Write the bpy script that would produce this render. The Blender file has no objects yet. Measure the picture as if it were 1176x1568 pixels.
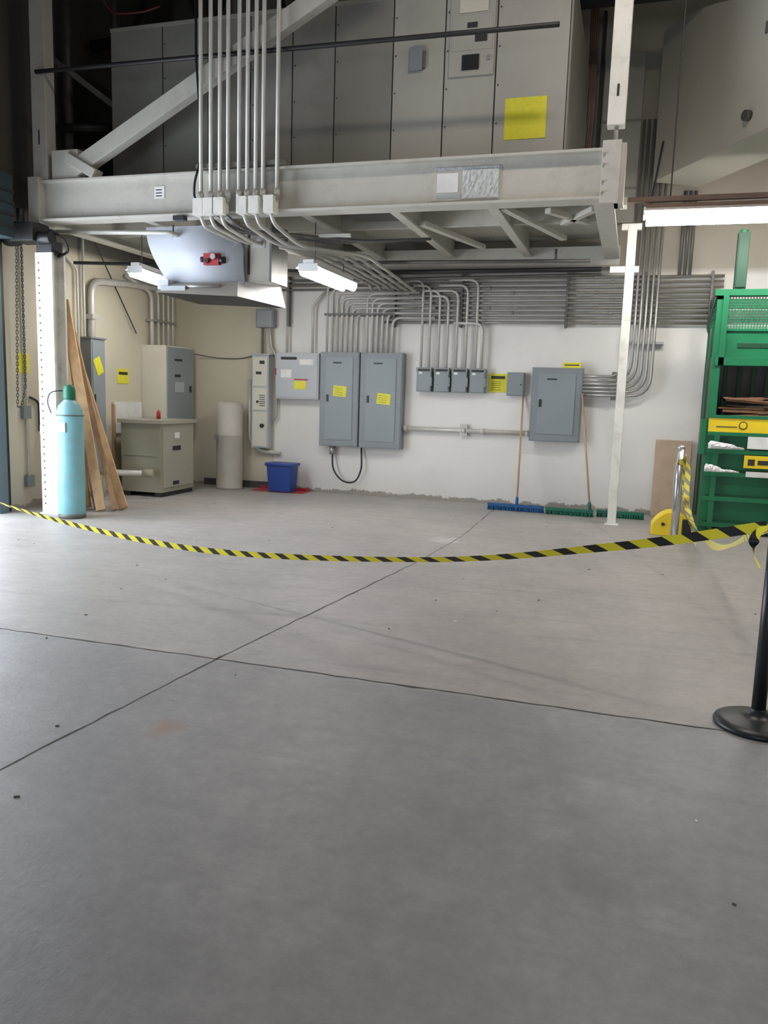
import bpy, math, random
from mathutils import Vector, Matrix
random.seed(4)
# ------------------------------------------------------------------ materials
def mat(name,col,rough=0.6,metal=0.0,var=0.12,scale=6.0,bump=0.0,emit=None,estr=0,spec=0.5,dirt=None,dirt_amt=0.0,dirt_scale=2.0):
    m=bpy.data.materials.new(name); m.use_nodes=True
    nt=m.node_tree; n=nt.nodes; l=nt.links
    b=n["Principled BSDF"]
    b.inputs["Roughness"].default_value=rough; b.inputs["Metallic"].default_value=metal
    b.inputs["Specular IOR Level"].default_value=spec
    geo=n.new("ShaderNodeNewGeometry")
    nz=n.new("ShaderNodeTexNoise"); nz.inputs["Scale"].default_value=scale; nz.inputs["Detail"].default_value=5
    l.new(geo.outputs["Position"],nz.inputs["Vector"])
    cr=n.new("ShaderNodeValToRGB")
    cr.color_ramp.elements[0].position=0.3; cr.color_ramp.elements[1].position=0.7
    cr.color_ramp.elements[0].color=tuple(max(0,c*(1-var)) for c in col)+(1,)
    cr.color_ramp.elements[1].color=tuple(min(1,c*(1+var*0.6)) for c in col)+(1,)
    l.new(nz.outputs["Fac"],cr.inputs["Fac"])
    out=cr.outputs["Color"]
    if dirt:
        n2=n.new("ShaderNodeTexNoise"); n2.inputs["Scale"].default_value=dirt_scale; n2.inputs["Detail"].default_value=9; n2.inputs["Roughness"].default_value=0.7
        l.new(geo.outputs["Position"],n2.inputs["Vector"])
        mr=n.new("ShaderNodeMapRange"); mr.inputs[1].default_value=0.5; mr.inputs[2].default_value=0.72; mr.inputs[4].default_value=dirt_amt
        l.new(n2.outputs["Fac"],mr.inputs[0])
        mx=n.new("ShaderNodeMixRGB"); mx.inputs[2].default_value=tuple(dirt)+(1,)
        l.new(mr.outputs[0],mx.inputs[0]); l.new(out,mx.inputs[1]); out=mx.outputs[0]
    l.new(out,b.inputs["Base Color"])
    if bump>0:
        bp=n.new("ShaderNodeBump"); bp.inputs["Strength"].default_value=bump; bp.inputs["Distance"].default_value=0.01
        l.new(nz.outputs["Fac"],bp.inputs["Height"]); l.new(bp.outputs[0],b.inputs["Normal"])
    if emit:
        b.inputs["Emission Color"].default_value=tuple(emit)+(1,); b.inputs["Emission Strength"].default_value=estr
    return m
M={}
M['beam']=mat("beam_paint",(0.57,0.555,0.50),0.55,0,0.08,3,dirt=(0.33,0.30,0.25),dirt_amt=0.55,dirt_scale=3)
M['beamdk']=mat("beam_paint_dark",(0.34,0.33,0.29),0.6,0,0.1,3)  # darker tone of the beam paint
M['post']=mat("white_post_paint",(0.80,0.79,0.73),0.5,0,0.06,4,dirt=(0.4,0.38,0.33),dirt_amt=0.6,dirt_scale=5)
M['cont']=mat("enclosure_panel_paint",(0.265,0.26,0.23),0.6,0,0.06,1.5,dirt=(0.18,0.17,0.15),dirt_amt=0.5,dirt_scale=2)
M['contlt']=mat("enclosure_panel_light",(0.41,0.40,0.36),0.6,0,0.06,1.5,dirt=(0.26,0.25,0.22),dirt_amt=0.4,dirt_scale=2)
M['seam']=mat("panel_seam",(0.04,0.04,0.04),0.8)
M['panel']=mat("electrical_panel_gray",(0.225,0.25,0.265),0.45,0,0.05,2)
M['panel2']=mat("electrical_panel_door",(0.25,0.28,0.295),0.42,0,0.05,2)
M['ltgray']=mat("light_gray_enamel",(0.45,0.475,0.50),0.45,0,0.05,2)
M['cream']=mat("cream_enamel",(0.66,0.63,0.54),0.5,0,0.05,2)
M['hood']=mat("heater_hood_paint",(0.38,0.36,0.31),0.5,0,0.06,2)
M['olive']=mat("transformer_olive",(0.33,0.315,0.235),0.55,0,0.06,2)
M['oliv2']=mat("transformer_side",(0.38,0.365,0.295),0.55,0,0.06,2)
M['steel']=mat("galvanized_conduit",(0.42,0.41,0.39),0.38,0.6,0.12,8)
M['steelp']=mat("painted_conduit",(0.58,0.565,0.52),0.45,0.25,0.1,8)
M['bund']=mat("conduit_bundle_gray",(0.30,0.285,0.255),0.42,0.35,0.15,8)
M['steeld']=mat("dark_conduit",(0.14,0.135,0.125),0.5,0.3,0.15,8)
M['dark']=mat("dark_metal",(0.03,0.03,0.03),0.5,0.2,0.2,5)
M['black']=mat("black_plastic",(0.015,0.015,0.017),0.42,0,0.1,5)
M['blkstan']=mat("stanchion_black",(0.02,0.022,0.027),0.38,0,0.1,5)
M['teal']=mat("door_teal",(0.03,0.055,0.068),0.5,0.1,0.1,3)
M['blueg']=mat("door_bluegray",(0.13,0.17,0.20),0.5,0.1,0.1,3)
M['yellow']=mat("caution_yellow_label",(0.75,0.70,0.04),0.5,0,0.08,20)
M['yelp']=mat("yellow_paint",(0.85,0.62,0.02),0.45,0,0.08,6)
M['white']=mat("white_plastic",(0.85,0.85,0.85),0.4,0,0.04,3)
M['whitesh']=mat("white_sheet",(0.58,0.61,0.68),0.45,0,0.04,3)
M['film']=mat("crumpled_film",(0.62,0.64,0.64),0.35,0,0.25,30)
M['red']=mat("red_paint",(0.40,0.02,0.03),0.4,0,0.1,5)
M['reddk']=mat("red_hose",(0.12,0.015,0.015),0.5,0,0.1,5)
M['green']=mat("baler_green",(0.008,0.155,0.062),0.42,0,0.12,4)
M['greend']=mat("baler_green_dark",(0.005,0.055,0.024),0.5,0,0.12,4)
M['cardb']=mat("cardboard",(0.24,0.12,0.065),0.85,0,0.3,12)
M['cyl']=mat("gas_cylinder_blue",(0.22,0.49,0.54),0.42,0,0.12,5,dirt=(0.28,0.34,0.34),dirt_amt=0.8,dirt_scale=9)
M['cylg']=mat("valve_green",(0.01,0.16,0.09),0.45)
M['wood']=mat("lumber",(0.56,0.37,0.20),0.7,0,0.2,9)
M['wood2']=mat("lumber_aged",(0.38,0.24,0.13),0.75,0,0.25,9)
M['ply']=mat("plywood",(0.50,0.38,0.27),0.75,0,0.12,7)
M['wheat']=mat("broom_wood",(0.50,0.33,0.20),0.6,0,0.1,9)
M['blue']=mat("blue_bin",(0.010,0.05,0.28),0.4,0,0.1,4)
M['bblue']=mat("broom_blue_bristle",(0.02,0.11,0.28),0.8,0,0.3,60)
M['bgreen']=mat("broom_green_bristle",(0.015,0.15,0.09),0.8,0,0.3,60)
M['silver']=mat("silver_post_metal",(0.65,0.66,0.68),0.3,0.8,0.05,4)
M['brown']=mat("rusty_brown_housing",(0.22,0.15,0.115),0.55,0.1,0.2,5)
M['bulk']=mat("bulkhead_paint",(0.60,0.58,0.51),0.7,0,0.08,1.0)
M['ductlt']=mat("water_heater_wrap",(0.50,0.47,0.41),0.5,0.0,0.1,3)
M['tube']=mat("fluorescent_tube",(1,1,1),0.5,emit=(1.0,0.97,0.93),estr=36)
M['tubew']=mat("fluorescent_tube_hot",(1,1,1),0.5,emit=(1.0,0.98,0.95),estr=40)
M['crack']=mat("joint_filler",(0.07,0.065,0.06),0.9,0,0.4,20)
M['speck']=mat("floor_grit",(0.13,0.12,0.11),0.9,0,0.4,20)
M['ceil']=mat("ceiling_deck",(0.04,0.04,0.036),0.8)
M['base']=mat("baseboard_rubber",(0.07,0.06,0.055),0.6)
M['ink']=mat("label_ink",(0.03,0.03,0.03),0.6)
M['signw']=mat("paper_label",(0.8,0.8,0.78),0.6)

def floor_mat():
    m=bpy.data.materials.new("concrete_floor"); m.use_nodes=True
    nt=m.node_tree; n=nt.nodes; l=nt.links; b=n["Principled BSDF"]
    geo=n.new("ShaderNodeNewGeometry"); sep=n.new("ShaderNodeSeparateXYZ"); l.new(geo.outputs["Position"],sep.inputs[0])
    def noise(s,d,r=0.6,sc=None):
        z=n.new("ShaderNodeTexNoise"); z.inputs["Scale"].default_value=s; z.inputs["Detail"].default_value=d; z.inputs["Roughness"].default_value=r
        if sc:
            mp=n.new("ShaderNodeMapping"); mp.inputs["Scale"].default_value=sc; l.new(geo.outputs["Position"],mp.inputs[0]); l.new(mp.outputs[0],z.inputs["Vector"])
        else: l.new(geo.outputs["Position"],z.inputs["Vector"])
        return z.outputs["Fac"]
    def ramp(f,a,bb,ca,cb):
        r=n.new("ShaderNodeValToRGB"); r.color_ramp.elements[0].position=a; r.color_ramp.elements[1].position=bb
        r.color_ramp.elements[0].color=ca; r.color_ramp.elements[1].color=cb; l.new(f,r.inputs[0]); return r.outputs[0]
    def math_(op,a,bb):
        x=n.new("ShaderNodeMath"); x.operation=op
        for i,v in ((0,a),(1,bb)):
            if isinstance(v,(int,float)): x.inputs[i].default_value=v
            else: l.new(v,x.inputs[i])
        return x.outputs[0]
    def mr(src,a,bb,c=0.0,d=1.0):
        r=n.new("ShaderNodeMapRange"); l.new(src,r.inputs[0]); r.inputs[1].default_value=a; r.inputs[2].default_value=bb; r.inputs[3].default_value=c; r.inputs[4].default_value=d; return r.outputs[0]
    def mix(f,a,c,mode='MIX'):
        x=n.new("ShaderNodeMixRGB"); x.blend_type=mode
        if isinstance(f,float): x.inputs[0].default_value=f
        else: l.new(f,x.inputs[0])
        for i,v in ((1,a),(2,c)):
            if isinstance(v,tuple): x.inputs[i].default_value=v
            else: l.new(v,x.inputs[i])
        return x.outputs[0]
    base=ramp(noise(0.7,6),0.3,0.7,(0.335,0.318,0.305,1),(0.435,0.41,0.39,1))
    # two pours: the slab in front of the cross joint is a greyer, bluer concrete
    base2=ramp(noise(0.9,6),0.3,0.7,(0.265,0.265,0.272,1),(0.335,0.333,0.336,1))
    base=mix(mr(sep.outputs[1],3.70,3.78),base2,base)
    fine=ramp(noise(14,8,0.75),0.3,0.7,(0.88,0.88,0.88,1),(1.05,1.05,1.05,1))
    c=mix(1.0,base,fine,'MULTIPLY')
    cl=ramp(noise(3.5,10,0.8),0.3,0.7,(0.90,0.90,0.90,1),(1.06,1.06,1.06,1))
    c=mix(1.0,c,cl,'MULTIPLY')
    c=mix(mr(noise(2.2,10,0.75),0.56,0.76,0,0.5),c,(0.20,0.195,0.19,1))
    c=mix(mr(noise(1.3,8,0.7),0.52,0.75,0,0.55),c,(0.50,0.485,0.47,1))
    c=mix(mr(noise(5,5,0.6,(0.12,1.6,1)),0.55,0.72,0,0.35),c,(0.22,0.21,0.205,1))
    def streak(px,py,nx,ny,w,amt,c):
        d=math_('ABSOLUTE',math_('ADD',math_('MULTIPLY',math_('ADD',sep.outputs[0],-px),nx),math_('MULTIPLY',math_('ADD',sep.outputs[1],-py),ny)),0)
        f=math_('MULTIPLY',mr(d,w*0.3,w,amt,0),mr(noise(3,6),0.4,0.6,0.2,1))
        return mix(f,c,(0.20,0.19,0.185,1))
    c=streak(-2.0,4.70,-0.11,0.994,0.05,0.35,c)
    c=streak(0.6,6.0,0.97,0.24,0.04,0.3,c)
    def stain(x,y,r,col,amt,c):
        vm=n.new("ShaderNodeVectorMath"); vm.operation='DISTANCE'
        ad=n.new("ShaderNodeVectorMath"); ad.operation='ADD'
        nn=n.new("ShaderNodeTexNoise"); nn.inputs["Scale"].default_value=9; nn.inputs["Detail"].default_value=6
        l.new(geo.outputs["Position"],nn.inputs["Vector"])
        sc=n.new("ShaderNodeVectorMath"); sc.operation='SCALE'; sc.inputs[3].default_value=r*1.6; l.new(nn.outputs["Color"],sc.inputs[0])
        l.new(geo.outputs["Position"],ad.inputs[0]); l.new(sc.outputs[0],ad.inputs[1])
        l.new(ad.outputs[0],vm.inputs[0]); vm.inputs[1].default_value=(x+r*0.8,y+r*0.8,r*0.8)
        return mix(mr(vm.outputs["Value"],r*0.3,r,amt,0),c,col)
    c=stain(-1.83,2.87,0.11,(0.33,0.20,0.12,1),0.55,c)
    c=stain(0.0,2.35,0.14,(0.17,0.17,0.17,1),0.4,c)
    c=stain(-1.75,7.9,0.22,(0.6,0.6,0.6,1),0.6,c)
    c=stain(-3.6,6.2,0.25,(0.22,0.21,0.21,1),0.35,c)
    c=stain(-0.4,7.2,0.3,(0.22,0.21,0.21,1),0.3,c)
    l.new(c,b.inputs["Base Color"])
    l.new(mr(noise(3,6),0,1,0.38,0.6),b.inputs["Roughness"])
    bp=n.new("ShaderNodeBump"); bp.inputs["Strength"].default_value=0.14; bp.inputs["Distance"].default_value=0.01
    l.new(noise(40,6),bp.inputs["Height"]); l.new(bp.outputs[0],b.inputs["Normal"])
    return m
def wall_mat():
    m=bpy.data.materials.new("painted_wall"); m.use_nodes=True
    nt=m.node_tree; n=nt.nodes; l=nt.links; b=n["Principled BSDF"]; b.inputs["Roughness"].default_value=0.7
    geo=n.new("ShaderNodeNewGeometry"); sep=n.new("ShaderNodeSeparateXYZ"); l.new(geo.outputs["Position"],sep.inputs[0])
    def mr(src,a,bb,c=0.0,d=1.0):
        r=n.new("ShaderNodeMapRange"); l.new(src,r.inputs[0]); r.inputs[1].default_value=a; r.inputs[2].default_value=bb; r.inputs[3].default_value=c; r.inputs[4].default_value=d; return r.outputs[0]
    def mix(f,a,c,mode='MIX'):
        x=n.new("ShaderNodeMixRGB"); x.blend_type=mode
        if isinstance(f,float): x.inputs[0].default_value=f
        else: l.new(f,x.inputs[0])
        for i,v in ((1,a),(2,c)):
            if isinstance(v,tuple): x.inputs[i].default_value=v
            else: l.new(v,x.inputs[i])
        return x.outputs[0]
    def noise(s,d,r=0.6):
        z=n.new("ShaderNodeTexNoise"); z.inputs["Scale"].default_value=s; z.inputs["Detail"].default_value=d; z.inputs["Roughness"].default_value=r
        l.new(geo.outputs["Position"],z.inputs["Vector"]); return z.outputs["Fac"]
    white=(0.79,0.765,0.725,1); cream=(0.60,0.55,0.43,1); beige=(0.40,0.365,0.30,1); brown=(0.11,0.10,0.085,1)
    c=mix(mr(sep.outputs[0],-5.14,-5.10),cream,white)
    up=mix(mr(sep.outputs[0],-5.9,-5.8),brown,beige)  # shade on the upper left wall is painted in as a darker colour
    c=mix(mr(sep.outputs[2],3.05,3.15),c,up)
    c=mix(mr(noise(1.2,8,0.7),0.5,0.75,0,0.3),c,mix(0.35,c,(0.25,0.22,0.18,1)))
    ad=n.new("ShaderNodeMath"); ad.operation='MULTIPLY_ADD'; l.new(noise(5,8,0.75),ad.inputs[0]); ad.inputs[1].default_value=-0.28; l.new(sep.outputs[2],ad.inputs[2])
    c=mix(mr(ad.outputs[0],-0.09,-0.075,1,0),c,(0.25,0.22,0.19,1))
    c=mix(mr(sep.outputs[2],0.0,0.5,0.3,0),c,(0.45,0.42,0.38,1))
    l.new(c,b.inputs["Base Color"])
    bp=n.new("ShaderNodeBump"); bp.inputs["Strength"].default_value=0.2; bp.inputs["Distance"].default_value=0.01
    l.new(noise(7,6),bp.inputs["Height"]); l.new(bp.outputs[0],b.inputs["Normal"])
    return m
def tape_mat(name,y,k,period):
    m=bpy.data.materials.new(name); m.use_nodes=True
    nt=m.node_tree; n=nt.nodes; l=nt.links; b=n["Principled BSDF"]; b.inputs["Roughness"].default_value=0.45
    uv=n.new("ShaderNodeUVMap"); sep=n.new("ShaderNodeSeparateXYZ"); l.new(uv.outputs[0],sep.inputs[0])
    a=n.new("ShaderNodeMath"); a.operation='ADD'; l.new(sep.outputs[0],a.inputs[0])
    s=n.new("ShaderNodeMath"); s.operation='MULTIPLY'; l.new(sep.outputs[1],s.inputs[0]); s.inputs[1].default_value=1.1; l.new(s.outputs[0],a.inputs[1])
    d=n.new("ShaderNodeMath"); d.operation='DIVIDE'; l.new(a.outputs[0],d.inputs[0]); d.inputs[1].default_value=period
    f=n.new("ShaderNodeMath"); f.operation='FRACT'; l.new(d.outputs[0],f.inputs[0])
    g=n.new("ShaderNodeMath"); g.operation='GREATER_THAN'; l.new(f.outputs[0],g.inputs[0]); g.inputs[1].default_value=0.55
    x=n.new("ShaderNodeMixRGB"); l.new(g.outputs[0],x.inputs[0]); x.inputs[1].default_value=y; x.inputs[2].default_value=k
    l.new(x.outputs[0],b.inputs["Base Color"]); return m
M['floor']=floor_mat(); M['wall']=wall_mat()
M['tape']=tape_mat("barrier_tape_stripes",(0.85,0.76,0.03,1),(0.015,0.015,0.015,1),0.17)
M['tape2']=tape_mat("caution_tape_worn",(0.75,0.66,0.10,1),(0.30,0.28,0.16,1),0.12)

# ------------------------------------------------------------------ builder
class B:
    def __init__(s,name): s.name=name; s.v=[]; s.f=[]; s.m=[]; s.sm=[]; s.mats=[]; s.uv=[]
    def mi(s,k):
        if k not in s.mats: s.mats.append(k)
        return s.mats.index(k)
    def add(s,vs,fs,k,smooth=False,uvs=None):
        o=len(s.v); s.v+= [Vector(p) for p in vs]; i=s.mi(k)
        for j,f in enumerate(fs):
            s.f.append([a+o for a in f]); s.m.append(i); s.sm.append(smooth if not isinstance(smooth,list) else smooth[j])
            s.uv.append(uvs[j] if uvs else None)
        return s
    def box(s,a,b,k,rot=None,piv=None,taper=None):
        x0,y0,z0=[min(a[i],b[i]) for i in range(3)]; x1,y1,z1=[max(a[i],b[i]) for i in range(3)]
        vs=[(x0,y0,z0),(x1,y0,z0),(x1,y1,z0),(x0,y1,z0),(x0,y0,z1),(x1,y0,z1),(x1,y1,z1),(x0,y1,z1)]
        vs=[Vector(p) for p in vs]
        if taper:
            cx,cy=(x0+x1)/2,(y0+y1)/2
            for i in range(4): vs[i].x=cx+(vs[i].x-cx)*taper; vs[i].y=cy+(vs[i].y-cy)*taper
        if rot:
            p=Vector(piv) if piv else (Vector(a)+Vector(b))/2
            vs=[p+rot@(q-p) for q in vs]
        return s.add(vs,[(0,3,2,1),(4,5,6,7),(0,1,5,4),(1,2,6,5),(2,3,7,6),(3,0,4,7)],k)
    def cyl(s,p0,p1,r,k,r2=None,seg=20,caps=True):
        p0=Vector(p0);p1=Vector(p1); r2=r if r2 is None else r2
        d=(p1-p0).normalized(); u=d.orthogonal().normalized(); w=d.cross(u)
        vs=[];fs=[];sm=[]
        for q,rr in((p0,r),(p1,r2)):
            for i in range(seg):
                t=2*math.pi*i/seg; vs.append(q+(u*math.cos(t)+w*math.sin(t))*rr)
        for i in range(seg):
            j=(i+1)%seg; fs.append((i,j,seg+j,seg+i)); sm.append(True)
        if caps: fs.append(tuple(range(seg))[::-1]); fs.append(tuple(range(seg,2*seg))); sm+=[False,False]
        return s.add(vs,fs,k,sm)
    def lathe(s,c,prof,k,seg=28):
        vs=[];fs=[]
        for r,z in prof:
            for i in range(seg):
                t=2*math.pi*i/seg; vs.append((c[0]+r*math.cos(t),c[1]+r*math.sin(t),c[2]+z))
        for a in range(len(prof)-1):
            for i in range(seg):
                j=(i+1)%seg; fs.append((a*seg+i,a*seg+j,(a+1)*seg+j,(a+1)*seg+i))
        sm=[True]*len(fs)
        fs.append(tuple(range(seg))[::-1]); n=len(prof)-1; fs.append(tuple(range(n*seg,n*seg+seg))); sm+=[False,False]
        return s.add(vs,fs,k,sm)
    def tube(s,pts,r,k,fil=0.08,seg=8):
        P=[Vector(p) for p in pts]; Q=[P[0]]
        for i in range(1,len(P)-1):
            a,b,c=P[i-1],P[i],P[i+1]
            d1=(a-b); d2=(c-b); f=min(fil,d1.length*0.49,d2.length*0.49)
            A=b+d1.normalized()*f; C=b+d2.normalized()*f
            for j in range(6):
                t=j/5; Q.append(A*(1-t)**2+b*2*t*(1-t)+C*t*t)
        Q.append(P[-1])
        vs=[];fs=[]; d=(Q[1]-Q[0]).normalized(); u=d.orthogonal().normalized()
        for i,q in enumerate(Q):
            if i==0: dd=(Q[1]-Q[0])
            elif i==len(Q)-1: dd=Q[-1]-Q[-2]
            else: dd=(Q[i+1]-Q[i]).normalized()+(Q[i]-Q[i-1]).normalized()
            dd.normalize(); u=(u-dd*u.dot(dd)).normalized(); w=dd.cross(u)
            for j in range(seg):
                t=2*math.pi*j/seg; vs.append(q+(u*math.cos(t)+w*math.sin(t))*r)
        for i in range(len(Q)-1):
            for j in range(seg):
                jj=(j+1)%seg; fs.append((i*seg+j,i*seg+jj,(i+1)*seg+jj,(i+1)*seg+j))
        sm=[True]*len(fs)
        fs.append(tuple(range(seg))[::-1]); n=len(Q)-1; fs.append(tuple(range(n*seg,n*seg+seg))); sm+=[False,False]
        return s.add(vs,fs,k,sm)
    def bar(s,p0,p1,w,h,k,up=(0,0,1)):
        p0=Vector(p0);p1=Vector(p1); d=(p1-p0).normalized(); a=d.cross(Vector(up)).normalized(); b=a.cross(d)
        vs=[]
        for q in(p0,p1):
            for sx,sy in((-1,-1),(1,-1),(1,1),(-1,1)): vs.append(q+a*sx*w/2+b*sy*h/2)
        return s.add(vs,[(0,1,2,3)[::-1],(4,5,6,7),(0,1,5,4),(1,2,6,5),(2,3,7,6),(3,0,4,7)],k)
    def torus(s,c,R,r,k,mat3,st=1.0,ns=12,nr=5):
        vs=[];fs=[]
        for i in range(ns):
            t=2*math.pi*i/ns
            for j in range(nr):
                p=2*math.pi*j/nr
                v=Vector(((R+r*math.cos(p))*math.cos(t),(R+r*math.cos(p))*math.sin(t)*st,r*math.sin(p))); vs.append(Vector(c)+mat3@v)
        for i in range(ns):
            for j in range(nr):
                a=(i+1)%ns; b=(j+1)%nr; fs.append((i*nr+j,a*nr+j,a*nr+b,i*nr+b))
        return s.add(vs,fs,k,True)
    def ribbon(s,pts,w,k,n=160,twist=lambda t:0.0):
        P=[Vector(p) for p in pts]
        def cr(t):
            x=t*(len(P)-1); i=min(int(x),len(P)-2); u=x-i
            p0=P[max(i-1,0)];p1=P[i];p2=P[i+1];p3=P[min(i+2,len(P)-1)]
            return 0.5*((2*p1)+(p2-p0)*u+(2*p0-5*p1+4*p2-p3)*u*u+(3*p1-p0-3*p2+p3)*u**3)
        Q=[cr(i/n) for i in range(n+1)]; vs=[];L=0;Ls=[]
        for i,q in enumerate(Q):
            d=(Q[min(i+1,n)]-Q[max(i-1,0)]).normalized(); side=d.cross(Vector((0,0,1)))
            side=side.normalized() if side.length>1e-3 else Vector((1,0,0))
            upv=side.cross(d).normalized(); a=twist(i/n); e=upv*math.cos(a)+side*math.sin(a)
            if i: L+=(q-Q[i-1]).length
            Ls.append(L); vs+= [q-e*w/2,q+e*w/2]
        fs=[];uv=[]
        for i in range(n):
            fs.append((2*i,2*i+2,2*i+3,2*i+1)); uv.append([(Ls[i],0),(Ls[i+1],0),(Ls[i+1],w),(Ls[i],w)])
        return s.add(vs,fs,k,True,uv)
    def done(s,bevel=0.0):
        lo=[min(v[i] for v in s.v) for i in range(3)]; hi=[max(v[i] for v in s.v) for i in range(3)]
        o=Vector(((lo[0]+hi[0])/2,(lo[1]+hi[1])/2,lo[2]))
        me=bpy.data.meshes.new(s.name); me.from_pydata([v-o for v in s.v],[],s.f)
        for k in s.mats: me.materials.append(M[k])
        for p,i,q in zip(me.polygons,s.m,s.sm): p.material_index=i; p.use_smooth=q
        if any(s.uv):
            ul=me.uv_layers.new(name="UVMap")
            for p,u in zip(me.polygons,s.uv):
                if u:
                    for li,c in zip(p.loop_indices,u): ul.data[li].uv=c
        me.update(); ob=bpy.data.objects.new(s.name,me); ob.location=o; bpy.context.collection.objects.link(ob)
        if bevel:
            md=ob.modifiers.new("bev","BEVEL"); md.width=bevel; md.segments=2; md.limit_method='ANGLE'; md.angle_limit=math.radians(50)
        return ob

D=11.0; XL=-6.8; CZ=7.2; XR=8.0; YB=-8.0; E=0.003
# ------------------------------------------------------------------ room shell
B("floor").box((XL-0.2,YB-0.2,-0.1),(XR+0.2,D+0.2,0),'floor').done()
B("wall_back").box((XL-0.2,D,0),(XR+0.2,D+0.2,CZ),'wall').done()
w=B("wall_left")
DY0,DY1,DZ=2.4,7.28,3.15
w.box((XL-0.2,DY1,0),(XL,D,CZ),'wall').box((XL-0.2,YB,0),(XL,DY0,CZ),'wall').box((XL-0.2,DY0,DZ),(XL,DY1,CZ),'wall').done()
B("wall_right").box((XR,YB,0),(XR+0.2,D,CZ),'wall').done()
w=B("wall_front"); w.box((XL-0.2,YB-0.2,0),(-1.2,YB,CZ),'wall').box((1.2,YB-0.2,0),(XR+0.2,YB,CZ),'wall').box((-1.2,YB-0.2,2.4),(1.2,YB,CZ),'wall').done()  # unseen doorway added in this wall to let fill light onto the foreground
c=B("ceiling"); c.box((XL-0.2,YB-0.2,CZ),(XR+0.2,D+0.2,CZ+0.1),'ceil').done()
B("baseboard_back").box((-6.3,D-0.015,0),(-5.2,D,0.1),'base').done()
def joint(name,pts,w=0.012):
    b=B(name)
    for i in range(len(pts)-1):
        a=Vector(pts[i]);c=Vector(pts[i+1]); n=max(2,int((c-a).length/0.10))
        d=(c-a).normalized(); s=Vector((-d.y,d.x,0)); vs=[];fs=[]
        for j in range(n+1):
            q=a+(c-a)*j/n+s*random.uniform(-0.005,0.005); ww=w*random.uniform(0.45,1.2)
            if random.random()<0.06: ww*=1.9
            vs+=[q-s*ww/2+Vector((0,0,0.0012)),q+s*ww/2+Vector((0,0,0.0012))]
        for j in range(n): fs.append((2*j,2*j+2,2*j+3,2*j+1))
        b.add(vs,fs,'crack')
    b.done()
joint("floor_joint_1",[(XL,3.72,0),(-3.5,3.75,0),(0.45,3.74,0),(8,3.8,0)],0.011)  # floor joints, laid as thin dark strips on the slab
joint("floor_joint_2",[(-2.45,-1,0),(-2.2,2.3,0),(-2.07,3.8,0),(-1.73,6.75,0),(-1.64,8.2,0),(-1.68,10.9,0)],0.010)

# ------------------------------------------------------------------ roll-up door at left
b=B("rollup_door")
b.box((XL+E,DY0-0.1,2.98),(-6.42,7.25,3.62),'teal')
for z in (3.08,3.2,3.32,3.44): b.box((-6.425,DY0-0.1,z),(-6.40,7.25,z+0.02),'dark')
b.box((XL+E,7.2,0),(-6.70,7.34,2.98),'blueg').box((XL+E,7.34,0),(-6.74,7.42,3.0),'dark')
b.box((XL+E,2.3,0),(-6.70,2.42,2.98),'blueg')
b.done(0.004)
b=B("door_frame_column"); cx0,cx1=-6.345,-6.125
b.box((cx0,7.46,0.0),(cx1,7.49,2.87),'post').box((cx0,7.65,0),(cx1,7.68,2.87),'post').box((cx0+.095,7.48,0),(cx0+.125,7.66,2.87),'post')
b.box((cx0-.02,7.44,0),(cx1+.02,7.70,0.015),'post')
for i in range(34): b.cyl((cx0+.045,7.459,0.12+i*0.08),(cx0+.045,7.455,0.12+i*0.08),0.010,'dark',seg=8)
b.box((cx0,7.455,0.9),(cx0+.08,7.462,1.0),'signw')
b.done(0.003)
b=B("door_operator")
b.box((-6.58,7.36,2.98),(-6.28,7.62,3.17),'dark').cyl((-6.60,7.5,3.08),(-6.74,7.5,3.08),0.13,'dark').cyl((-6.28,7.47,3.02),(-6.12,7.47,3.02),0.07,'black').box((-6.34,7.48,2.87),(-6.14,7.66,3.0),'black').tube([(-6.2,7.5,3.1),(-6.05,7.55,3.05),(-6.0,7.6,2.9),(-6.2,7.65,2.85)],0.015,'black').cyl((-6.47,7.40,3.17),(-6.47,7.40,3.32),0.04,'black')
b.box((XL+E,7.4,3.0),(-6.56,7.6,3.12),'dark')
b.done(0.006)
def chain(name,p0,p1,sag=0,n=40):
    b=B(name); p0=Vector(p0);p1=Vector(p1)
    for i in range(n):
        t=(i+.5)/n; q=p0.lerp(p1,t); q.z-=sag*math.sin(math.pi*t)
        t2=t+0.01; q2=p0.lerp(p1,t2); q2.z-=sag*math.sin(math.pi*t2); d=(q2-q).normalized()
        x=d; y=x.orthogonal().normalized(); z=x.cross(y)
        if i%2: y,z=z,-y
        m3=Matrix((y,x,z)).transposed()
        b.torus(q,0.012,0.004,'steeld',m3,st=1.9,ns=10,nr=4)
    b.done()
chain("hoist_chain",(-6.66,7.62,2.95),(-6.70,7.66,1.45),0,46)
chain("hoist_chain",(-6.62,7.5,2.95),(-6.66,7.48,1.2),0,50)
chain("hoist_chain",(-6.70,7.66,1.45),(-6.66,7.48,1.2),0.1,10)
b=B("surface_conduit")
b.tube([(-6.77,7.75,0.3),(-6.77,7.75,3.0)],0.014,'steelp'); b.box((XL+E,7.68,1.05),(-6.75,7.80,1.2),'panel'); b.box((XL+E,7.7,0.25),(-6.75,7.82,0.38),'panel')
b.tube([(-6.77,7.95,0.9),(-6.77,7.95,1.25),(-6.77,7.8,1.3)],0.014,'dark')
b.done(0.003)
B("warning_sign").box((XL+0.001,7.66,1.58),(XL+0.006,7.84,1.8),'yellow').done()

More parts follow.
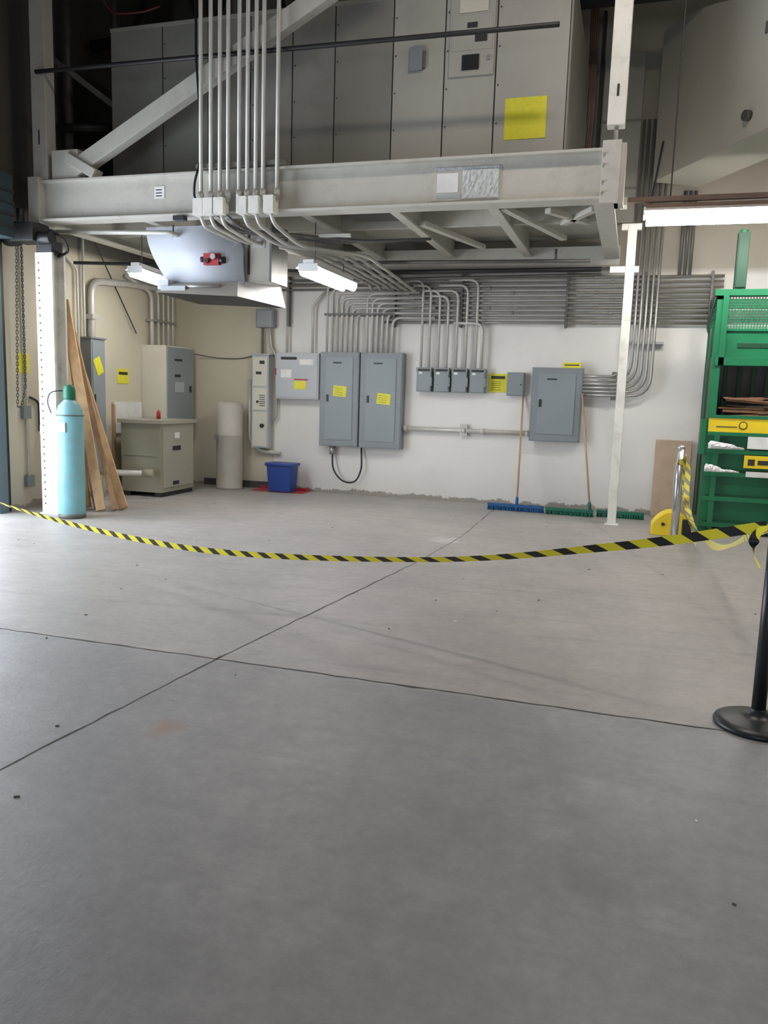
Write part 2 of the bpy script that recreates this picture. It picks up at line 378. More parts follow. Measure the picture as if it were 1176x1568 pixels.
# gas cylinder
b=B("gas_cylinder")
R=0.142; gx,gy=-5.88,7.38
b.lathe((gx,gy,0),[(R*0.93,0),(R,0.02),(R,1.11),(R*0.96,1.18),(R*0.8,1.235),(R*0.5,1.28),(R*0.34,1.30),(R*0.34,1.33)],'cyl')
b.lathe((gx,gy,1.30),[(0.060,0),(0.064,0.02),(0.064,0.10),(0.053,0.14),(0.03,0.155),(0.005,0.16)],'cylg')
b.lathe((gx,gy,0.0),[(R+0.002,0.0),(R+0.006,0.03),(R+0.002,0.05)],'steeld')
b.torus((gx,gy,1.13),R+0.004,0.006,'steeld',Matrix.Identity(3),ns=28)
b.box((gx-.07,gy-R-.008,0.95),(gx+.05,gy-R+.002,1.05),'signw')
b.tube([(gx,gy,1.40),(gx-.17,gy-.1,1.38),(gx-.19,gy-.13,1.27),(gx-.12,gy-.15,1.15)],0.006,'black')
b.done()
# lumber
b=B("lumber_boards")
def board(p0,p1,w,t,k='wood'):
    b.bar(p0,p1,w,t,k,up=(0.35,-0.9,0.1))
board((-5.86,7.86,0.02),(-6.70,8.36,2.47),0.11,0.04)
board((-5.74,7.96,0.02),(-6.70,8.52,2.10),0.06,0.045,'wood2')
board((-5.72,8.10,0.02),(-6.72,8.62,1.75),0.10,0.04)
board((-6.00,7.98,0.02),(-6.73,8.42,1.9),0.06,0.09,'wood2')
board((-6.12,7.96,0.02),(-6.74,8.22,2.62),0.08,0.04)
b.done(0.003)

# left wall equipment
b=B("breaker_panel_tall"); b.box((XL+E,8.74,0.36),(-6.62,9.02,2.05),'panel').box((-6.62,8.76,0.4),(-6.612,9.0,2.01),'panel2').box((-6.612,8.78,1.2),(-6.60,8.80,1.35),'black').box((XL+E,8.72,2.05),(-6.60,9.04,2.07),'panel')
b.box((-6.611,8.80,1.60),(-6.606,8.94,1.82),'yellow',rot=Matrix.Rotation(math.radians(25),3,'X'))
b.done(0.004)
B("warning_sign").box((XL+.001,9.52,1.50),(XL+0.008,9.78,1.70),'yellow').box((XL+0.008,9.55,1.62),(XL+0.010,9.75,1.66),'ink').done()
b=B("gray_equipment_cabinet"); b.box((XL+E,10.10,0.86),(-6.40,10.84,2.06),'cream').box((-6.40,10.12,0.88),(-6.38,10.82,2.04),'panel2').box((-6.38,10.3,1.85),(-6.376,10.5,1.88),'ink').box((-6.38,10.30,1.62),(-6.374,10.45,1.66),'ink').box((-6.38,10.7,1.4),(-6.36,10.73,1.5),'black').box((-6.38,10.3,1.40),(-6.374,10.55,1.55),'ltgray')
b.done(0.005)
b=B("floor_transformer")
b.box((-6.58,9.28,0.06),(-5.97,10.12,0.98),'olive').box((-6.62,9.25,0.98),(-5.94,10.16,1.03),'oliv2').box((-5.97,9.32,0.12),(-5.955,10.08,0.94),'oliv2')
b.box((-6.56,9.30,0),(-6.46,10.1,0.06),'dark').box((-6.08,9.30,0),(-5.98,10.1,0.06),'dark')
b.box((-6.55,9.272,0.55),(-6.0,9.28,0.57),'olive').box((-5.956,9.6,0.78),(-5.95,9.72,0.86),'signw').box((-5.956,9.55,0.62),(-5.95,9.75,0.68),'dark').box((-5.956,9.55,0.15),(-5.95,9.7,0.20),'dark')
b.done(0.006)
b=B("cardboard_backing_sheet"); b.box((XL+E,9.40,0.82),(XL+0.03,10.05,1.25),'signw').box((XL+E,9.38,0.0),(XL+0.04,9.42,1.22),'wheat').done()
b=B("floor_pipe_stub"); b.tube([(-6.75,8.9,0.34),(-6.3,8.95,0.34),(-6.0,9.1,0.34)],0.04,'steelp').cyl((-6.1,9.06,0.34),(-5.97,9.11,0.34),0.055,'olive').cyl((-6.6,8.92,0),(-6.6,8.92,0.34),0.02,'steelp').box((-6.66,8.86,0),(-6.54,8.98,0.01),'steelp').done()
B("spray_can").lathe((-6.3,9.75,1.03),[(0.028,0),(0.028,0.09),(0.018,0.105),(0.01,0.12)],'red',seg=16).done()
b=B("surface_conduit")
b.tube([(-6.72,8.9,2.08),(-6.72,8.9,2.78),(-6.72,9.9,2.86),(-6.72,10.9,2.9)],0.045,'steelp',fil=0.2,seg=12)
b.tube([(-6.74,8.78,2.08),(-6.74,8.78,3.4)],0.018,'steelp')
b.tube([(-6.74,8.66,0.3),(-6.74,8.66,2.9),(-6.74,8.3,3.1)],0.016,'steelp')
for i,y in enumerate((10.25,10.42,10.55,10.68,10.8)):
    b.tube([(-6.72,y,2.07),(-6.72,y,2.80+0.05*i),(-6.72,y-0.6,2.95+0.05*i)],0.02 if i else 0.03,'steelp',fil=0.12)
b.tube([(-6.74,9.0,3.3),(-6.74,9.9,2.2)],0.008,'black'); b.box((XL+E,8.84,2.3),(-6.66,8.96,2.36),'steelp'); b.box((XL+E,10.2,2.4),(-6.68,10.85,2.43),'steel')
b.tube([(-6.38,10.84,1.98),(-6.1,10.97,1.93),(-5.7,10.98,1.92),(-5.43,10.97,1.98)],0.006,'black',fil=0.15)
b.done(0.002)

# ------------------------------------------------------------------ back wall equipment
b=B("water_heater_tank"); b.lathe((-5.72,10.72,0),[(0.2,0),(0.2,0.03),(0.195,0.04),(0.195,0.78),(0.2,0.79),(0.2,0.81),(0.195,0.82),(0.195,1.24),(0.17,1.28),(0.05,1.30)],'ductlt')
b.box((-5.86,10.50,0.74),(-5.80,10.54,0.80),'steel')
b.done()
b=B("heater_pipe_elbow"); b.tube([(-5.50,10.95,1.62),(-5.50,10.95,0.72),(-5.35,10.95,0.57),(-5.0,10.96,0.54)],0.03,'steelp',fil=0.1,seg=12); b.done()
DW=D-E
b=B("transfer_switch_cabinet"); b.box((-5.43,10.86,0.62),(-5.16,DW,1.98),'ltgray').box((-5.41,10.85,0.64),(-5.18,10.86,1.15),'cream').box((-5.41,10.85,1.18),(-5.18,10.86,1.5),'cream').box((-5.41,10.85,1.53),(-5.18,10.86,1.95),'cream')
b.cyl((-5.25,10.86,0.95),(-5.25,10.82,0.95),0.03,'black').cyl((-5.33,10.86,1.3),(-5.33,10.84,1.3),0.02,'black').box((-5.30,10.845,1.85),(-5.22,10.85,1.9),'ink').box((-5.36,10.845,1.70),(-5.27,10.85,1.74),'ink')
for i in range(6): b.box((-5.30,10.846,1.24+0.03*i),(-5.21,10.85,1.25+0.03*i),'ink')
b.box((-5.46,10.84,1.98),(-5.13,DW,2.0),'ltgray'); b.done(0.004)
b=B("gray_junction_box"); b.box((-5.38,10.88,2.38),(-5.10,DW,2.64),'panel').box((-5.36,10.87,2.40),(-5.12,10.88,2.62),'panel2').tube([(-5.3,10.94,2.38),(-5.3,10.94,2.0)],0.018,'steeld').tube([(-5.18,10.94,2.38),(-5.16,10.94,2.1),(-5.08,10.94,2.0),(-5.06,10.94,1.1),(-5.12,10.94,1.0)],0.02,'steel').tube([(-5.2,10.95,2.64),(-5.2,10.95,3.1)],0.02,'steel').done(0.003)
b=B("safety_switch_box"); b.box((-5.03,10.84,1.36),(-4.36,DW,2.02),'ltgray').box((-5.01,10.83,1.38),(-4.38,10.84,2.0),'ltgray').box((-4.95,10.825,1.92),(-4.7,10.83,1.96),'ink').box((-4.95,10.825,1.66),(-4.78,10.83,1.78),'signw').box((-4.74,10.825,1.5),(-4.55,10.83,1.62),'yellow').box((-4.66,10.825,1.85),(-4.44,10.83,1.93),'signw').box((-5.045,10.82,1.7),(-5.03,10.9,1.8),'red')
b.box((-4.74,10.826,1.63),(-4.52,10.83,1.65),'red').done(0.005)
def bpanel(x0,x1,z0,z1,name,d=0.15,lab=None):
    b=B(name); y=D-d
    b.box((x0,y,z0),(x1,DW,z1),'panel').box((x0+0.012,y-0.008,z0+0.012),(x1-0.012,y,z1-0.012),'panel')
    b.box((x0+0.09,y-0.018,z0+0.10),(x1-0.09,y-0.008,z1-0.08),'panel2')
    b.box((x0+0.11,y-0.03,(z0+z1)/2-0.03),(x0+0.14,y-0.018,(z0+z1)/2+0.07),'black')
    b.box((x0+0.2,y-0.020,z1-0.16),(x0+0.33,y-0.018,z1-0.14),'ink')
    for sx in(x0+0.03,x1-0.03):
        for sz in (z0+0.04,(z0+z1)/2,z1-0.04): b.cyl((sx,y-0.008,sz),(sx,y-0.013,sz),0.008,'steel',seg=8)
    if lab:
        lx,lz,a=lab; rm=Matrix.Rotation(math.radians(a),3,'Y')
        b.box((lx-0.1,y-0.022,lz-0.075),(lx+0.1,y-0.019,lz+0.075),'yellow',rot=rm,piv=(lx,y,lz))
        for k in range(4): b.box((lx-0.08,y-0.0235,lz-0.05+0.03*k),(lx+0.05,y-0.022,lz-0.046+0.03*k),'ink',rot=rm,piv=(lx,y,lz))
    return b.done(0.004)
bpanel(-4.34,-3.75,0.70,2.04,"electrical_panel",lab=(-4.03,1.49,5))
bpanel(-3.73,-3.11,0.70,2.04,"electrical_panel",lab=(-3.37,1.40,5))
bpanel(-1.32,-0.66,0.91,1.88,"electrical_panel",lab=None)
for x in (-2.91,-2.66,-2.41,-2.16):
    b=B("disconnect_switch"); b.box((x,10.86,1.52),(x+0.21,DW,1.84),'panel').box((x+0.01,10.85,1.53),(x+0.20,10.86,1.79),'panel2').box((x-0.003,10.845,1.79),(x+0.213,10.9,1.85),'panel').box((x+0.03,10.845,1.76),(x+0.08,10.85,1.79),'signw').box((x+0.2,10.84,1.6),(x+0.225,10.9,1.72),'panel').box((x+0.02,10.843,1.80),(x+0.19,10.8452,1.83),'ink').done(0.004)
b=B("caution_sign"); b.box((-1.92,D-0.01,1.54),(-1.67,DW,1.79),'yellow').box((-1.89,D-0.012,1.72),(-1.70,D-0.01,1.76),'ink')
for k in range(5): b.box((-1.89,D-0.012,1.57+0.028*k),(-1.75,D-0.01,1.575+0.028*k),'ink')
b.done()
b=B("conduit_pull_box"); b.box((-1.66,10.9,1.50),(-1.43,DW,1.81),'panel').box((-1.65,10.89,1.51),(-1.44,10.9,1.80),'panel').cyl((-1.47,10.89,1.65),(-1.47,10.88,1.65),0.01,'black',seg=8).done(0.003)
B("caution_label").box((-0.93,10.85,1.883),(-0.70,10.862,1.95),'yellow').box((-0.91,10.8485,1.91),(-0.72,10.85,1.925),'ink').done()

# conduits
b=B("electrical_conduit_horizontal_bundle")
zs=[3.04-0.064*i for i in range(10)]
for i,z in enumerate(zs):
    xl=-3.42+0.03*(i%3)
    b.tube([(-5.0 if i<3 else xl,10.93,z),(0.95,10.93,z)],0.018,'bund')
    for q in (-2.6+0.31*(i%4),-0.6+0.2*(i%3)): b.cyl((q,10.93,z),(q+0.05,10.93,z),0.023,'bund',seg=10)
b.tube([(-6.6,10.95,2.98),(-3.4,10.95,2.98)],0.025,'bund')
for x in (-4.9,-3.3,-2.35,-0.95,0.0,0.8): b.box((x,10.905,2.40),(x+0.03,DW,3.10),'steeld')
b.tube([(-3.14,10.95,1.0),(-1.30,10.95,1.0)],0.033,'steelp',seg=12)
for x in (-3.1,-2.26,-1.38,-2.0): b.cyl((x,10.95,1.0),(x+0.06,10.95,1.0),0.043,'steelp')
b.box((-2.28,10.93,0.93),(-2.18,DW,1.09),'steelp')
b.done()
b=B("electrical_conduit_vertical_group")
def up(x,z0,z1,dx,r=0.018,k='steelp',y=10.88):
    b.tube([(x,y,z0),(x,y,z1),(x+dx,y,z1)],r,k,fil=0.12)
for i in range(7): up(-4.26+0.075*i,2.04,2.58+0.07*(6-i),1.2)
for i in range(6): up(-3.66+0.075*i,2.04,2.52+0.065*(5-i),0.6)
b.box((-4.30,10.86,2.55),(-3.25,DW,2.58),'steeld')
for i,x in enumerate((-2.86,-2.75,-2.62,-2.50,-2.37,-2.24,-2.10)):
    up(x,1.85,3.02-0.07*(6-i if i>3 else i),-0.25 if i<4 else -0.4)
up(-2.02,1.85,2.45,-0.4,0.02)
b.tube([(-4.9,10.93,2.02),(-4.9,10.93,3.1)],0.02,'steelp'); b.tube([(-4.5,10.93,2.02),(-4.5,10.93,2.7),(-4.3,10.93,2.9)],0.02,'steelp')
b.done()
b=B("electrical_conduit_riser")
for i in range(6):
    x=-0.13+0.062*i; z=1.78-0.048*i
    b.tube([(x,10.86,4.9),(x,10.86,z),(-0.66,10.86,z)],0.018,'steel',fil=0.26)
b.box((-0.3,10.85,1.48),(-0.25,DW,1.84),'steeld'); b.box((-0.2,10.88,2.2),(0.3,DW,2.23),'steel')
for i in range(3): b.tube([(0.42+0.06*i,10.92,4.05),(0.42+0.06*i,10.92,3.05)],0.02,'steeld')
b.done()
b=B("black_power_cable"); b.tube([(-4.16,10.93,0.70),(-4.16,10.93,0.62),(-4.14,10.9,0.35),(-3.98,10.9,0.18),(-3.78,10.9,0.18),(-3.69,10.9,0.38),(-3.72,10.95,0.70)],0.013,'black',fil=0.15); b.cyl((-4.16,10.93,0.58),(-4.16,10.93,0.695),0.045,'steel'); b.done()

b=B("blue_recycling_bin"); b.box((-5.05,10.58,0.014),(-4.65,10.84,0.42),'blue',taper=0.86).box((-5.07,10.56,0.39),(-4.63,10.86,0.43),'blue').done(0.01)
b=B("red_dustpan"); b.box((-5.30,10.64,0),(-4.50,10.92,0.012),'red').box((-5.30,10.90,0),(-4.50,10.93,0.05),'red').done(0.002)

def broom(name,x0,x1,y,hx,top,bm,handle=True):
    b=B(name)
    b.box((x0,y-0.035,0.05),(x1,y+0.035,0.085),bm)
    n=int((x1-x0)/0.02)
    for i in range(n):
        for yy in(-0.02,0.0,0.02):
            x=x0+0.01+i*(x1-x0-0.02)/(n-1); b.cyl((x,y+yy,0.055),(x+random.uniform(-.01,.01),y+yy*1.5+random.uniform(-.01,.01),0.0),0.009,bm,r2=0.011,seg=5)
    if handle:
        b.cyl((hx,y,0.06),top,0.0125,'wheat',seg=10); b.cyl((hx,y,0.06),tuple(Vector((hx,y,0.06)).lerp(Vector(top),0.08)),0.02,bm,seg=10)
    b.done()
broom("push_broom",-1.76,-1.03,10.47,-1.38,(-1.44,10.97,1.50),'bblue')
broom("push_broom",-1.00,-0.40,10.42,-0.44,(-0.66,10.82,1.56),'bgreen')
broom("broom_head",-0.36,0.22,10.5,0,None,'bgreen',False)

b=B("plywood_sheet")
rot=Matrix.Rotation(math.radians(-6),3,'X'); b.box((0.30,10.84,0.003),(0.74,10.86,1.0),'ply',rot=rot,piv=(0.3,10.85,0)).done(0.002)

# ------------------------------------------------------------------ mezzanine
b=B("mezzanine_structure")
Yb=7.58
b.box((-6.30,Yb,3.22),(-0.34,Yb+0.03,3.62),'beam').box((-6.30,Yb-0.10,3.20),(-0.34,Yb+0.13,3.225),'beam').box((-6.30,Yb-0.08,3.605),(-0.34,Yb+0.13,3.63),'beam')
b.box((-6.42,Yb-0.11,3.18),(-6.28,Yb+0.13,3.66),'beam').box((-0.42,Yb-0.11,3.16),(-0.26,Yb+0.13,3.68),'beam').box((-0.30,Yb-0.08,3.16),(-0.22,Yb+0.12,3.66),'beam')
for z in(3.25,3.34,3.48,3.57): b.cyl((-0.40,Yb-0.11,z),(-0.40,Yb-0.125,z),0.012,'beamdk',seg=6)
for x in(-6.40,-0.42): b.box((x,Yb+0.13,3.22),(x+0.02,10.8,3.6),'beam').box((x-0.06,Yb+0.13,3.20),(x+0.12,10.8,3.22),'beam')
b.box((-6.40,10.55,3.12),(-0.30,10.72,3.36),'beam').box((-6.40,10.50,3.10),(-0.30,10.78,3.12),'beamdk')
for x in(-5.2,-4.3,-3.35,-2.4,-1.42): b.box((x-0.05,Yb+0.05,3.24),(x+0.05,10.6,3.27),'beam').box((x-0.01,Yb+0.05,3.25),(x+0.01,10.6,3.5),'beam')
b.box((-6.3,8.9,3.30),(-0.4,8.95,3.5),'beam')
b.box((-6.35,Yb+0.03,3.5),(-0.36,10.8,3.6),'beam')
b.bar((-1.35,8.0,3.28),(-0.9,9.6,3.28),0.08,0.05,'beam').bar((-0.95,8.3,3.3),(-0.6,8.9,3.3),0.07,0.05,'beam').bar((-0.5,8.3,3.3),(-0.85,8.9,3.3),0.07,0.05,'beam')
b.bar((-2.3,8.6,3.28),(-1.9,10.0,3.28),0.08,0.05,'beam')
b.box((-3.1,8.0,3.36),(-2.5,8.8,3.5),'steeld').box((-3.1,8.96,3.3),(-2.45,9.5,3.5),'beamdk')
b.box((-6.39,Yb-0.05,3.64),(-6.21,Yb+0.10,CZ-.16),'beam').box((-0.40,Yb-0.05,3.82),(-0.25,Yb+0.09,CZ-E),'post').cyl((-0.32,Yb,3.6),(-0.32,Yb,3.85),0.02,'steel').box((-0.335,Yb-0.055,4.05),(-0.315,Yb-0.045,4.15),'dark')
b.box((-6.31,Yb-0.055,4.0),(-6.295,Yb-0.045,4.15),'dark')
b.bar((-5.90,Yb+0.0,3.72),(-2.3,Yb+0.0,5.55),0.12,0.17,'beam',up=(0,0,1)).box((-6.15,Yb-0.05,3.63),(-5.82,Yb+0.08,3.93),'beam')
b.bar((-5.95,Yb-0.02,3.85),(-5.6,Yb-0.02,3.66),0.14,0.1,'beam')
b.cyl((-6.3,Yb-0.08,4.72),(-0.85,Yb-0.08,4.66),0.022,'dark',seg=10)
b.done(0.004)
b=B("plastic_wrapped_notice"); b.box((-1.95,Yb-0.006,3.26),(-1.30,Yb-.001,3.54),'beam').box((-1.9,Yb-0.010,3.33),(-1.70,Yb-0.006,3.50),'signw').box((-1.48,Yb-0.010,3.42),(-1.33,Yb-0.006,3.46),'white').box((-1.9,Yb-0.010,3.28),(-1.68,Yb-0.006,3.31),'ltgray').box((-1.93,Yb-0.008,3.525),(-1.32,Yb-0.006,3.55),'film')
rr=random.Random(9)
vs=[];fs=[];nx,nz=22,8
for j in range(nz+1):
    for i in range(nx+1): vs.append((-1.66+0.34*i/nx,Yb-0.012-rr.uniform(0,.012),3.27+0.25*j/nz))
for j in range(nz):
    for i in range(nx): a=j*(nx+1)+i; fs.append((a,a+1,a+nx+2,a+nx+1))
b.add(vs,fs,'film'); b.done()
b=B("paper_notice"); b.box((-4.92,Yb-0.006,3.40),(-4.80,Yb-.001,3.52),'signw')
for k in range(3): b.box((-4.90,Yb-0.008,3.42+0.03*k),(-4.83,Yb-0.006,3.43+0.03*k),'ink')
b.done()

# enclosure on mezzanine
Yc=8.18
b=B("mezzanine_enclosure")
b.box((-5.84,Yc,3.602),(-0.82,10.5,5.37),'seam')
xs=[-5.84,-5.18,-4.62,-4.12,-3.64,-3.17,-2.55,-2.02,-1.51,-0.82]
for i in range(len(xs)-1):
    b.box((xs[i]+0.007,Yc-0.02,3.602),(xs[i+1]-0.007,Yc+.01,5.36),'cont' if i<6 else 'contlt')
for x in xs[1:-1]:
    for z in (3.75,4.1,4.45,4.8,5.15): b.cyl((x+0.03,Yc-0.02,z),(x+0.03,Yc-0.028,z),0.008,'seam',seg=6)
b.box((-5.84,Yc-0.025,5.33),(-0.80,Yc,5.37),'beamdk')
b.box((-0.82,Yc-0.02,3.602),(-0.80,10.5,5.37),'cont')
b.box((-2.37,Yc-0.05,4.64),(-2.24,Yc-0.02,4.86),'panel').box((-2.26,Yc-0.045,4.66),(-2.21,Yc-0.02,4.82),'steeld')
b.box((-1.97,Yc-0.04,4.55),(-1.53,Yc-0.02,5.34),'contlt').box((-1.95,Yc-0.045,4.78),(-1.55,Yc-0.04,5.10),'contlt').box((-1.84,Yc-0.05,4.60),(-1.67,Yc-0.045,4.74),'black').box((-1.88,Yc-0.05,5.12),(-1.6,Yc-0.045,5.28),'cream').box((-1.8,Yc-0.05,4.98),(-1.7,Yc-0.045,5.03),'ink').box((-1.72,Yc-0.05,4.85),(-1.6,Yc-0.045,4.92),'ink').box((-1.60,Yc-0.05,4.68),(-1.56,Yc-0.045,4.72),'steel')
b.box((-1.40,Yc-0.026,3.94),(-1.0,Yc-0.02,4.32),'yellow')
b.done(0.002)

b=B("conduit_drop_with_pull_boxes")
for x in (-4.29,-4.18,-4.08,-3.99,-3.87,-3.78,-3.69,-3.61,-3.46):
    b.cyl((x,7.43,3.3),(x,7.43,CZ-E),0.021,'steelp',seg=10); b.cyl((x,7.43,3.33),(x,7.43,3.40),0.03,'steelp',seg=10)
for x in (-4.34,-4.23,-4.11,-3.86,-3.73,-3.57): b.box((x,7.35,3.17),(x+0.105,7.475,3.33),'post')
b.box((-4.36,7.455,3.64),(-3.42,7.55,3.68),'steel')
b.tube([(-4.36,7.46,CZ-E),(-4.36,7.46,4.7),(-4.30,7.46,3.9),(-4.30,7.42,3.66),(-4.36,7.42,3.5),(-4.36,7.42,3.35),(-4.3,7.42,3.3)],0.012,'black')
b.box((-4.62,7.44,3.15),(-4.50,7.52,3.195),'dark')
for i,x in enumerate((-4.29,-4.18,-4.06,-3.81,-3.68,-3.52)):
    xe=-3.9+0.13*i
    b.tube([(x,7.42,3.18),(x+0.02,7.46,3.08),(x+0.12,7.9,3.02-0.015*i),(xe+0.3,8.7,2.98),(xe+0.3,10.75,2.96-0.02*i),(xe+0.3,10.85,2.9)],0.02,'steelp',fil=0.14)
for i in range(3): b.tube([(-4.2+0.1*i,7.42,3.17),(-4.1+0.1*i,7.6,3.06),(-3.2+0.2*i,8.3,3.05),(-2.2,8.6,3.12)],0.016,'steeld',fil=0.2)
b.box((-4.2,8.0,3.05),(-2.9,8.04,3.08),'steelp')
b.done()
b=B("sprinkler_pipe"); b.tube([(-6.3,7.75,3.14),(-4.9,7.9,3.12),(-4.9,8.6,3.0),(-4.6,10.3,2.95)],0.025,'steelp'); b.tube([(-3.7,9.6,3.06),(-0.6,9.8,3.06)],0.022,'steeld'); b.tube([(-3.8,10.35,3.05),(-0.5,10.35,3.05)],0.03,'dark'); b.tube([(-3.8,10.45,2.97),(-0.5,10.45,3.0)],0.02,'steeld')
b.tube([(-6.5,8.3,2.9),(-5.2,8.6,2.9),(-3.9,9.6,2.95)],0.02,'dark')
b.cyl((-1.0,9.8,3.06),(-1.0,9.8,3.2),0.015,'steeld'); b.cyl((-4.9,8.2,3.06),(-4.9,8.2,3.25),0.015,'steeld')
b.done()

# ------------------------------------------------------------------ hanging unit heater with curved deflector
b=B("hanging_unit_heater")
n=14; vs=[];fs=[]
for i in range(n+1):
    t=i/n
    xl=-5.34+0.38*t**1.1; xr=-4.22+0.16*min(1,t*2.2); z=3.22-0.66*t; y=8.05-0.10*math.sin(t*math.pi)
    vs+=[(xl,y-0.10*t,z),(xr,y-0.10*t,z),(xl,y-0.10*t+0.012,z),(xr,y-0.10*t+0.012,z)]
for i in range(n):
    a=4*i; c=4*i+4
    fs+=[(a,c,c+1,a+1),(a+2,a+3,c+3,c+2),(a,a+2,c+2,c),(a+1,c+1,c+3,a+3)]
b.add(vs,fs,'whitesh',True)
b.box((-4.12,7.97,2.60),(-3.76,8.35,3.15),'hood').box((-4.04,7.96,2.68),(-4.02,7.97,3.15),'dark').box((-3.78,7.95,2.60),(-3.755,8.36,3.2),'steeld').box((-3.98,7.965,2.95),(-3.84,7.97,3.05),'steel')
vs=[(-4.98,7.92,2.60),(-4.10,7.92,2.60),(-3.82,8.30,2.61),(-4.95,8.5,2.62),(-5.06,7.78,2.48),(-4.02,7.70,2.42),(-3.76,8.32,2.37),(-5.05,8.7,2.46)]
b.add(vs,[(0,1,2,3),(0,4,5,1),(1,5,6,2),(2,6,7,3),(3,7,4,0)],'hood')
b.add([(-5.05,7.79,2.478),(-4.02,7.71,2.418),(-3.77,8.31,2.368),(-5.04,8.69,2.458)],[(0,3,2,1)],'dark')
b.add([(-4.115,7.89,2.605),(-3.80,8.27,2.615),(-3.745,8.30,2.37),(-4.015,7.685,2.42)],[(0,3,2,1)],'white')
b.cyl((-4.9,7.84,2.55),(-4.3,7.84,2.55),0.02,'steel')
b.box((-5.0,7.80,2.50),(-4.7,7.86,2.55),'ltgray').box((-5.05,7.82,2.52),(-4.92,7.9,2.62),'whitesh')
b.box((-4.50,7.84,2.77),(-4.32,7.92,2.89),'red').cyl((-4.37,7.84,2.85),(-4.37,7.80,2.85),0.03,'steel').cyl((-4.45,7.84,2.81),(-4.45,7.81,2.81),0.025,'black').cyl((-4.32,7.87,2.82),(-4.26,7.87,2.82),0.035,'black').cyl((-4.54,7.87,2.83),(-4.50,7.87,2.83),0.03,'black')
for x,y in((-4.95,7.98),(-4.15,7.98),(-3.85,8.25),(-4.9,8.5)): b.cyl((x,y,2.6),(x,y,3.22),0.008,'steeld',seg=6)
b.done()

# ------------------------------------------------------------------ fluorescent fixtures
def fixture(name,p0,p1,w=0.16,k='tube',top='white',hang=3.24,drop=0.05):
    b=B(name); p0=Vector(p0);p1=Vector(p1); d=(p1-p0).normalized(); s=Vector((-d.y,d.x,0)).normalized()
    up=Vector((0,0,1))
    b.bar(p0+up*0.06,p1+up*0.06,w*0.5,0.06,top)
    for sg in(-1,1):
        a=p0+up*0.05+s*sg*w*0.25; c=p1+up*0.05+s*sg*w*0.25; e=p1+up*0.005+s*sg*w*0.6; f=p0+up*0.005+s*sg*w*0.6
        b.add([a,c,e,f],[(0,1,2,3)],'white')
        b.cyl(p0+s*sg*w*0.28-up*(drop*.5)+d*0.02,p1+s*sg*w*0.28-up*(drop*.5)-d*0.02,drop*0.5,k,seg=12)
    for e in (p0,p1): b.bar(e+up*0.01-d*0.01,e+up*0.01+d*0.01,w*0.9,0.08,'white')
    for t in(0.15,0.85):
        q=p0.lerp(p1,t); b.cyl(q+up*0.08,Vector((q.x,q.y,hang)),0.006,'steeld',seg=6)
    return b.done()
fixture("fluorescent_fixture",(-3.36,8.0,2.74),(-3.36,9.25,2.74),0.24,drop=0.075)
fixture("fluorescent_fixture",(-5.66,8.3,2.80),(-5.66,9.25,2.76),0.22,'tubew',drop=0.07)
fixture("fluorescent_fixture",(-0.04,9.0,3.38),(2.4,9.0,3.38),0.28,'tube','brown',hang=3.495,drop=0.10)
b=B("light_mounting_rail"); b.box((-0.28,8.97,3.50),(2.5,9.03,3.55),'brown').box((-0.29,8.9,3.46),(-0.22,9.1,3.54),'post')
for x in(0.2,2.2): b.cyl((x,9,3.55),(x,9,CZ-E),0.008,'steeld',seg=6)
b.done()

b=B("support_post"); b.box((-0.21,9.83,0),(-0.11,9.93,3.46),'post').box((-0.24,9.80,0),(-0.08,9.96,0.012),'post').box((-0.38,9.84,2.93),(-0.06,9.92,3.0),'post').cyl((-0.02,9.88,3.4),(0.1,9.88,4.35),0.012,'dark',seg=8).box((-0.28,9.84,3.40),(-0.06,9.92,3.47),'post').done(0.003)

# sloping bulkhead over the right side
b=B("sloping_bulkhead")
P0=Vector((0.02,10.6)); P1=Vector((1.03,8.8)); P2=Vector((2.6,6.1))
N=16; fr=[];lo=[];hi=[]
for i in range(N+1):
    t=i/N; p=P0.lerp(P1,t*2) if t<.5 else P1.lerp(P2,(t-.5)*2)
    fr.append(p); lo.append(4.10); hi.append(5.80-0.62*(1-math.cos(min(1,t*1.6)*math.pi/2))-0.5*t*t)
vs=[]
for p,a,c in zip(fr,lo,hi): vs+=[(p.x,p.y,a),(p.x,p.y,c),(p.x+0.55,p.y+0.33,c),(p.x+0.55,p.y+0.33,a)]
fs=[(0,1,2,3),(4*N,4*N+3,4*N+2,4*N+1)]
for i in range(N):
    a=4*i;c=4*i+4
    for j in range(4): k=(j+1)%4; fs.append((a+j,c+j,c+k,a+k))
b.add(vs,fs,'bulk').cyl((0.88,9.06,4.30),(0.83,9.03,4.30),0.05,'steeld').box((0.94,8.90,5.0),(0.98,8.94,5.1),'steeld').done()
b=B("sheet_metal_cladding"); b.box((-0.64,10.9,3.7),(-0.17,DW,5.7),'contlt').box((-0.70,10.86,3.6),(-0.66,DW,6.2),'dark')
for z in(4.1,4.9): b.box((-0.64,10.89,z),(-0.17,10.9,z+0.03),'cont')
for i in range(4): b.tube([(-0.78-0.03*i,10.8,CZ-E),(-0.74-0.02*i,10.75,5.0),(-0.78-0.03*i,10.8,4.2),(-0.85,10.8,3.7)],0.014,'brown')
b.done()
b=B("roof_truss")
for y,z0 in((9.7,5.75),(4.0,5.95)):
    b.box((XL+E,y-0.06,z0),(XR-E,y+0.06,z0+0.12),'dark').box((XL+E,y-0.06,CZ-0.15),(XR-E,y+0.06,CZ-E),'dark')
    x=XL+.1
    while x<XR-1.3: b.bar((x,y,z0+.05),(x+0.6,y,CZ-0.1),0.05,0.05,'dark').bar((x+0.6,y,CZ-0.1),(x+1.2,y,z0+.05),0.05,0.05,'dark'); x+=1.2
b.done()
b=B("overhead_pipes")
